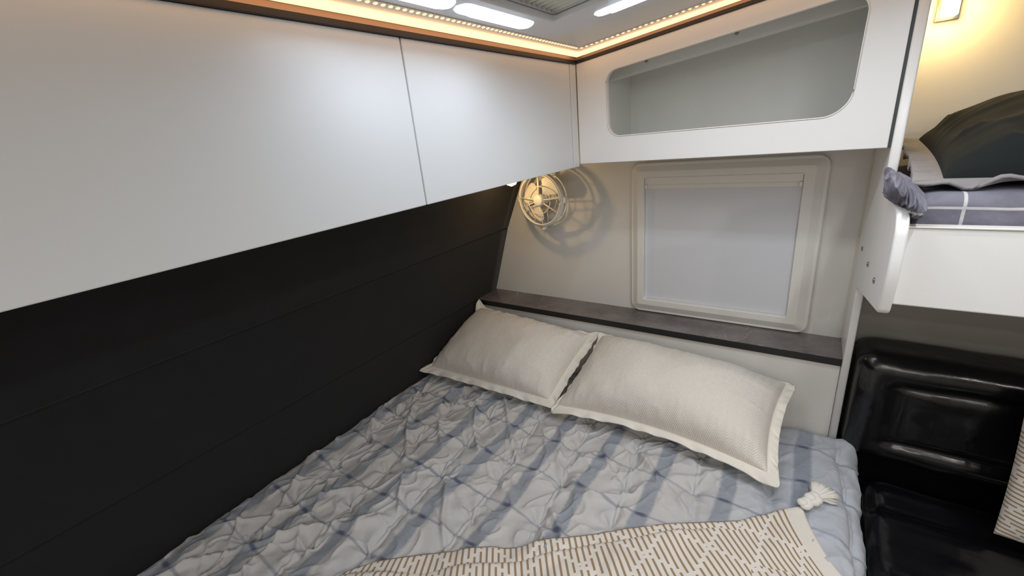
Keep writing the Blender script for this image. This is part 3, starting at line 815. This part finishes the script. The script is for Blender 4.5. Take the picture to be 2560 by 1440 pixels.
# ------------------------------------------------------------------ throw with tassel
def throw():
    tip = np.array([.052, 1.000]); n1, n2 = 220, 90
    Ltop = 1.06
    u = np.linspace(0, Ltop, n1); v = np.linspace(0, .50, n2)
    # upper edge from the tip towards the lower left (world xy)
    K = np.array([[.060, 1.003], [-.020, .920], [-.109, .834], [-.233, .735], [-.365, .615], [-.429, .553], [-.485, .507], [-.594, .432], [-.697, .354], [-.785, .300]]); K[1:] += np.array([-.006, .010])
    dk = np.r_[0, np.cumsum(np.linalg.norm(np.diff(K, axis=0), axis=1))]
    Lt = dk[-1]; u = np.linspace(0, Lt, n1)
    def cr(vals):
        return np.interp(u, dk, vals)
    ex = np.convolve(np.pad(cr(K[:, 0]), 9, mode='reflect', reflect_type='odd'), np.ones(19)/19, 'valid'); ey = np.convolve(np.pad(cr(K[:, 1]), 9, mode='reflect', reflect_type='odd'), np.ones(19)/19, 'valid')
    # direction of the stripes swings from right-leaning to straight down the bed
    ang = np.interp(u/Lt, [0, .08, .2, .3, .5, .75, .85, 1], np.radians([-66, -56, -46, -46, -52, -55, -64, -80]))
    ang = np.convolve(np.pad(ang, 12, mode='edge'), np.ones(25)/25, 'valid')
    Vv, Uu = np.meshgrid(v, u)
    X = ex[:, None]+np.cos(ang)[:, None]*Vv; Y = ey[:, None]+np.sin(ang)[:, None]*Vv
    # the hem near the tip curves outward
    X = X+.05*(Vv**1.3)*np.exp(-(Uu/.25)**2)-.012*np.sin(PI*np.clip(Vv/.2, 0, 1))*np.exp(-(Uu/.15)**2)
    def h(X, Y):
        nonlocal_SX = None
        # follow the duvet, smoothed
        xi = np.clip((X-XL)/((DV.shape[0]-1)*0+1), 0, None)
        s_ax = np.linspace(XL, XL+(.120-XL)+.066*PI/2+.33, DV.shape[0]); t_ax = DV[0, :, 1]
        fi = np.clip((X-s_ax[0])/(s_ax[1]-s_ax[0]), 0, DV.shape[0]-1.001); fj = np.clip((Y-t_ax[0])/(t_ax[1]-t_ax[0]), 0, DV.shape[1]-1.001)
        i = fi.astype(int); j = fj.astype(int); a = fi-i; b = fj-j
        Z = (SM[i, j]*(1-a)+SM[i+1, j]*a)*(1-b)+(SM[i, j+1]*(1-a)+SM[i+1, j+1]*a)*b
        ag = np.clip((X-.12)/.066, 0, PI/2)
        return Z, np.where(X < .12, X, .12+.066*np.sin(ag)+.006*ag), ag
    Z0 = DV[..., 2]
    k = 13; pad_ = np.pad(Z0, k, mode='edge'); cs = np.cumsum(np.cumsum(pad_, 0), 1); cs = np.pad(cs, ((1, 0), (1, 0)))
    w = 2*k+1; global SM
    SM = (cs[w:, w:]-cs[:-w, w:]-cs[w:, :-w]+cs[:-w, :-w])/(w*w)
    # envelope: max of local surroundings so nothing pokes through
    MX = Z0.copy()
    for dx in (-12, -6, 0, 6, 12):
        for dy in (-10, -5, 0, 5, 10): MX = np.maximum(MX, np.roll(np.roll(Z0, dx, 0), dy, 1))
    SM = np.maximum(SM, MX-.004)
    pad_ = np.pad(SM, 4, mode='edge'); cs = np.pad(np.cumsum(np.cumsum(pad_, 0), 1), ((1, 0), (1, 0))); w = 9
    SM = (cs[w:, w:]-cs[:-w, w:]-cs[w:, :-w]+cs[:-w, :-w])/(w*w)
    SX = DV[..., 0]
    Z, X_, AG = h(X, Y)
    X = np.where(X > .10, X_, X)
    fold = .008*np.clip(Uu/.3, 0, 1)
    Z1 = Z+.010+fold+.006*fbm(X*8, Y*8, 2)+.004*np.sin(Uu*26)*np.exp(-Vv/.2)
    # rolled edge
    e = np.clip(1-Vv/.014, 0, 1); Z1 -= (.008+.4*fold)*e**2
    r = empty('throw_blanket', (-.3, .6, .80), 'ivory knitted throw with tan dashes laid across the duvet', 'throw')
    uv = np.stack([-Uu+0*Vv, Vv], -1)
    lift = Z1-Z-.004
    o = grid_mesh('top_layer', np.stack([X+np.sin(AG)*lift, Y, Z+np.cos(AG)*lift], -1), M_THROW, r, uv)
    md = o.modifiers.new('s', 'SOLIDIFY'); md.thickness = .005; md.offset = -1
    # lower folded layer peeping out beyond the upper edge
    off = np.interp(u/Lt, [0, .08, .16, .25, .36, .52, .68, .82, .94, 1], [-.03, -.02, -.002, .017, .024, .029, .042, .044, .030, .006])
    nx_, ny_ = np.gradient(ey), -np.gradient(ex); ll = np.hypot(nx_, ny_); nx_, ny_ = nx_/ll, ny_/ll
    sgn = np.sign((ny_).mean()); nx_, ny_ = nx_*sgn, ny_*sgn
    v2 = np.linspace(0, .16, 40); V2, U2 = np.meshgrid(v2, u); sl = slice(22, None)
    X2 = ex[:, None]+nx_[:, None]*off[:, None]+np.cos(ang)[:, None]*V2; Y2 = ey[:, None]+ny_[:, None]*off[:, None]+np.sin(ang)[:, None]*V2
    Z2 = h(X2, Y2)[0]+.007+.003*fbm(X2*9, Y2*9, 2); Z2 -= .004*np.clip(1-V2/.01, 0, 1)**2
    o = grid_mesh('folded_layer', np.stack([X2, Y2, Z2], -1)[sl], M_THROW, r, np.stack([-U2-.006, V2], -1)[sl])
    md = o.modifiers.new('s', 'SOLIDIFY'); md.thickness = .004; md.offset = -1
    # tassel
    p0 = np.array([tip[0]+.008, tip[1]-.012]); d = np.array([.62, .78]); zt = float(SM[np.searchsorted(np.linspace(XL, XL+(.120-XL)+.066*PI/2+.33, DV.shape[0]), p0[0]), np.searchsorted(DV[0, :, 1], p0[1])])
    t = bmesh.new()
    def knot(c, R_):
        for kk in range(5):
            a = kk*PI*2/5; off_ = Vector((math.cos(a)*R_*.42, math.sin(a)*R_*.42, .25*R_*math.sin(a*2)))
            q = bmesh.new(); bmesh.ops.create_icosphere(q, subdivisions=3, radius=R_*.72)
            for vv in q.verts: vv.co = Vector((vv.co.x*1.1, vv.co.y*.9, vv.co.z*.85))+off_+c
            m_ = bpy.data.meshes.new('t'); q.to_mesh(m_); q.free(); t.from_mesh(m_); bpy.data.meshes.remove(m_)
    k1 = Vector((p0[0]+d[0]*.010, p0[1]+d[1]*.010, zt+.018)); k2 = Vector((p0[0]+d[0]*.034, p0[1]+d[1]*.034, zt+.023))
    knot(k1, .0145); knot(k2, .0165)
    bm_to('tassel_knot', t, M_YARN, r, True)
    t = bmesh.new()
    rr = random.Random(3)
    for i in range(260):
        a = rr.uniform(-.62, .62)+.18; b = rr.uniform(-.35, 1.0); Ls = rr.uniform(.050, .056)*(1-.12*a*a)
        dd = Vector((d[0]*math.cos(a)-d[1]*math.sin(a), d[1]*math.cos(a)+d[0]*math.sin(a), 0)); st = k2+dd*.004
        pts = [st+dd*Ls*q+Vector((0, 0, .018*b*q-.016*q*q*(1 if b < .5 else .6))) for q in (0, .25, .5, .75, 1)]
        for p_ in pts: p_.z = max(p_.z, zt+.008)
        add_tube(t, pts, .0024, 5)
    bm_to('tassel_tuft', t, M_YARN, r, True)
throw()

# ------------------------------------------------------------------ bunk
r = empty('bunk_bed', (.9, 1.2, 1.35), 'white bunk with plain front rail at the right, above the seat', 'bunk bed')
box('front_rail', (XP+TP+.001, .957, 1.350), (1.69, .972, 1.490), M_WHITE, r, .0025)
box('rail_cap', (XP+TP+.001, .954, 1.4905), (1.69, .975, 1.4935), M_EDGE, r, .001)
box('base_board', (XP+TP+.001, .973, 1.395), (1.69, WY-.002, 1.413), M_BACKBOX, r)

def mdisp(p, h):
    x, y, z = p; a = .006*float(fbm(np.array([x*9+3.]), np.array([z*14+y*9+2.]), 3)[0])+.006*(float(ridge(np.array([x*10+5.]), np.array([z*26+y*14.]), 3)[0])-.4)
    nrm = np.array([0, -1, 0]) if p[1] < -h[1]*.8 else np.array([0, 0, 1])
    return p+nrm*a
mo = rbox('bunk_mattress', (.9, 1.235, 1.478), (.755, .25, .063), .025, M_SHEET, None, 46, mdisp)
tag(mo, 'bunk mattress in grey checked sheet behind the white rail', 'mattress')
# gathered corner of the sheet bulging over the panel's shoulder
n1, n2 = 200, 110; A, B_ = np.meshgrid(np.linspace(0, 2*PI, n1), np.linspace(.02, PI-.02, n2), indexing='ij')
dirx = np.cos(A)*np.sin(B_); diry = np.sin(A)*np.sin(B_); dirz = np.cos(B_)
rr_ = 1+.16*np.sin(A*3+B_*2.2)*np.sin(B_)+.20*(ridge(np.cos(A)*2.1+B_*1.3+5, np.sin(A)*2.1+B_*.8+3, 2)-.5)*np.sin(B_)+.13*(ridge(np.cos(A)*4.2+B_*2.2+5, np.sin(A)*4.2+9, 2)-.5)*np.sin(B_)
V = np.stack([.133+.026*rr_*dirx-.012*dirz-.004, 1.03+.105*rr_*diry, 1.538+.036*rr_*dirz-.45*(.026*rr_*dirx)], -1)
o = grid_mesh('sheet_corner', V, M_SHEET, mo)

pillow('pillow', (.136, 1.010, 1.556), (.80, 1.0, 1.550), (.80, 1.44, 1.600), (.145, 1.43, 1.600), .112, .020,
       M_DARKCLOTH, M_GREYCLOTH, 'dark charcoal pillow with grey border lying on the bunk', 'pillow', under=.10,
       sag=(.01, .0, .0, .01), seed=9, wr=.010, wave=.006, fthick=.006, fll=.040, full=.42)

# wall lamp over the bunk
r = empty('wall_lamp', (.202, WY-.001, 1.885), 'square lit warm wall lamp above the bunk pillow', 'lamp')
box('backplate', (.182, WY-.008, 1.852), (.222, WY-.001, 1.925), M_STEEL, r, .001)
box('lamp_glass', (.1885, WY-.034, 1.858), (.2165, WY-.0085, 1.93), M_SCONCE, r, .003)

# ------------------------------------------------------------------ leather bench on the right
o = box('shaded_under_bunk_board', (XP+TP+.001, 1.47, .30), (1.69, WY-.001, 1.3945), M_SHADED_TAUPE)  # board colour stands in for shade on the white wall here
tag(o, 'wall board darkened with painted shade under the bunk behind the black seat', 'panel')
r = empty('leather_bench', (.9, 1.2, 0), 'glossy black leather bench seat with padded back beneath the bunk', 'bench')
def bdisp(p, h):
    x, y, z = p
    if y < -h[1]*.5:
        a = .006*math.exp(-((abs(x-(-.36+.0))-.30)/.03)**2)*0
        # stitched inner panel
        gx = min(abs(x+h[0]-.095), abs(x+h[0]-.56)); gz = min(abs(z-(h[2]-.075)), abs(z+h[2]-.075))
        inx = .095 < x+h[0] < .56 or x+h[0] > .64; inz = -h[2]+.075 < z < h[2]-.075
        d = 1.0
        if inz: d = min(d, gx)
        if .08 < x+h[0] < .58: d = min(d, gz)
        p = p+np.array([0, .010*math.exp(-(d/.012)**2), 0])
        if inx and inz: p = p+np.array([0, .004, 0])
    w = .004*float(fbm(np.array([x*6+3.]), np.array([z*8+y*9+2.]), 3)[0])
    return p+np.array([0, w, w])
rbox('backrest', (.92, 1.385, .910), (.775, .080, .165), .045, M_LEATHER, r, 60, bdisp)
def sdisp(p, h):
    x, y, z = p
    w = .010*float(fbm(np.array([x*4+3.]), np.array([y*6+2.]), 3)[0])
    w += .012*math.exp(-((y-.21)/.03)**2)-.012*math.exp(-((y-.28)/.03)**2)-.014*math.exp(-((y-.08)/.03)**2)
    return p+np.array([0, 0, w if z > 0 else 0])
rbox('seat_cushion', (.95, .93, .625), (.745, .395, .085), .05, M_LEATHER, r, 50, sdisp)
box('back_support', (XP+TP+.003, 1.36, .45), (1.69, 1.466, .752), M_LEATHER, r, .003)
box('bench_base', (.215, .60, 0), (1.69, 1.46, .535), M_SHADED_TAUPE, r, .003)

pillow('cushion', (.426, 1.175, .742), (.84, 1.17, .742), (.81, 1.235, 1.085), (.424, 1.235, 1.085), .062, 0,
       M_CUSHION, M_CUSHION, 'ivory cushion with tan dashed stripes leaning on the black bench', 'cushion', under=.25, sag=(.0, .02, .02, .004), swap=True, seed=4, wr=.003)

# ------------------------------------------------------------------ lights that belong to the lamps
def point(name, loc, power, col, rad=.012):
    l = bpy.data.lights.new(name, 'POINT'); l.energy = power; l.color = col; l.shadow_soft_size = rad
    o = bpy.data.objects.new(name, l); COL.objects.link(o); o.location = loc; return o
point('reading_light', (LP.x+.001, LP.y, LP.z-.022), .65, (1, .66, .28), .008)
point('wall_lamp_light', (.2025, WY-.052, 1.872), .9, (1, .68, .26), .012)

w = bpy.data.worlds.new('world'); SC.world = w; w.use_nodes = True
w.node_tree.nodes['Background'].inputs[0].default_value = (.6, .65, .75, 1); w.node_tree.nodes['Background'].inputs[1].default_value = .05

vs_ = SC.view_settings
SC.display_settings.display_device = 'sRGB'
vs_.view_transform = 'Standard'; vs_.look = 'None'; vs_.gamma = 1; vs_.use_curve_mapping = False; vs_.exposure = 0.12
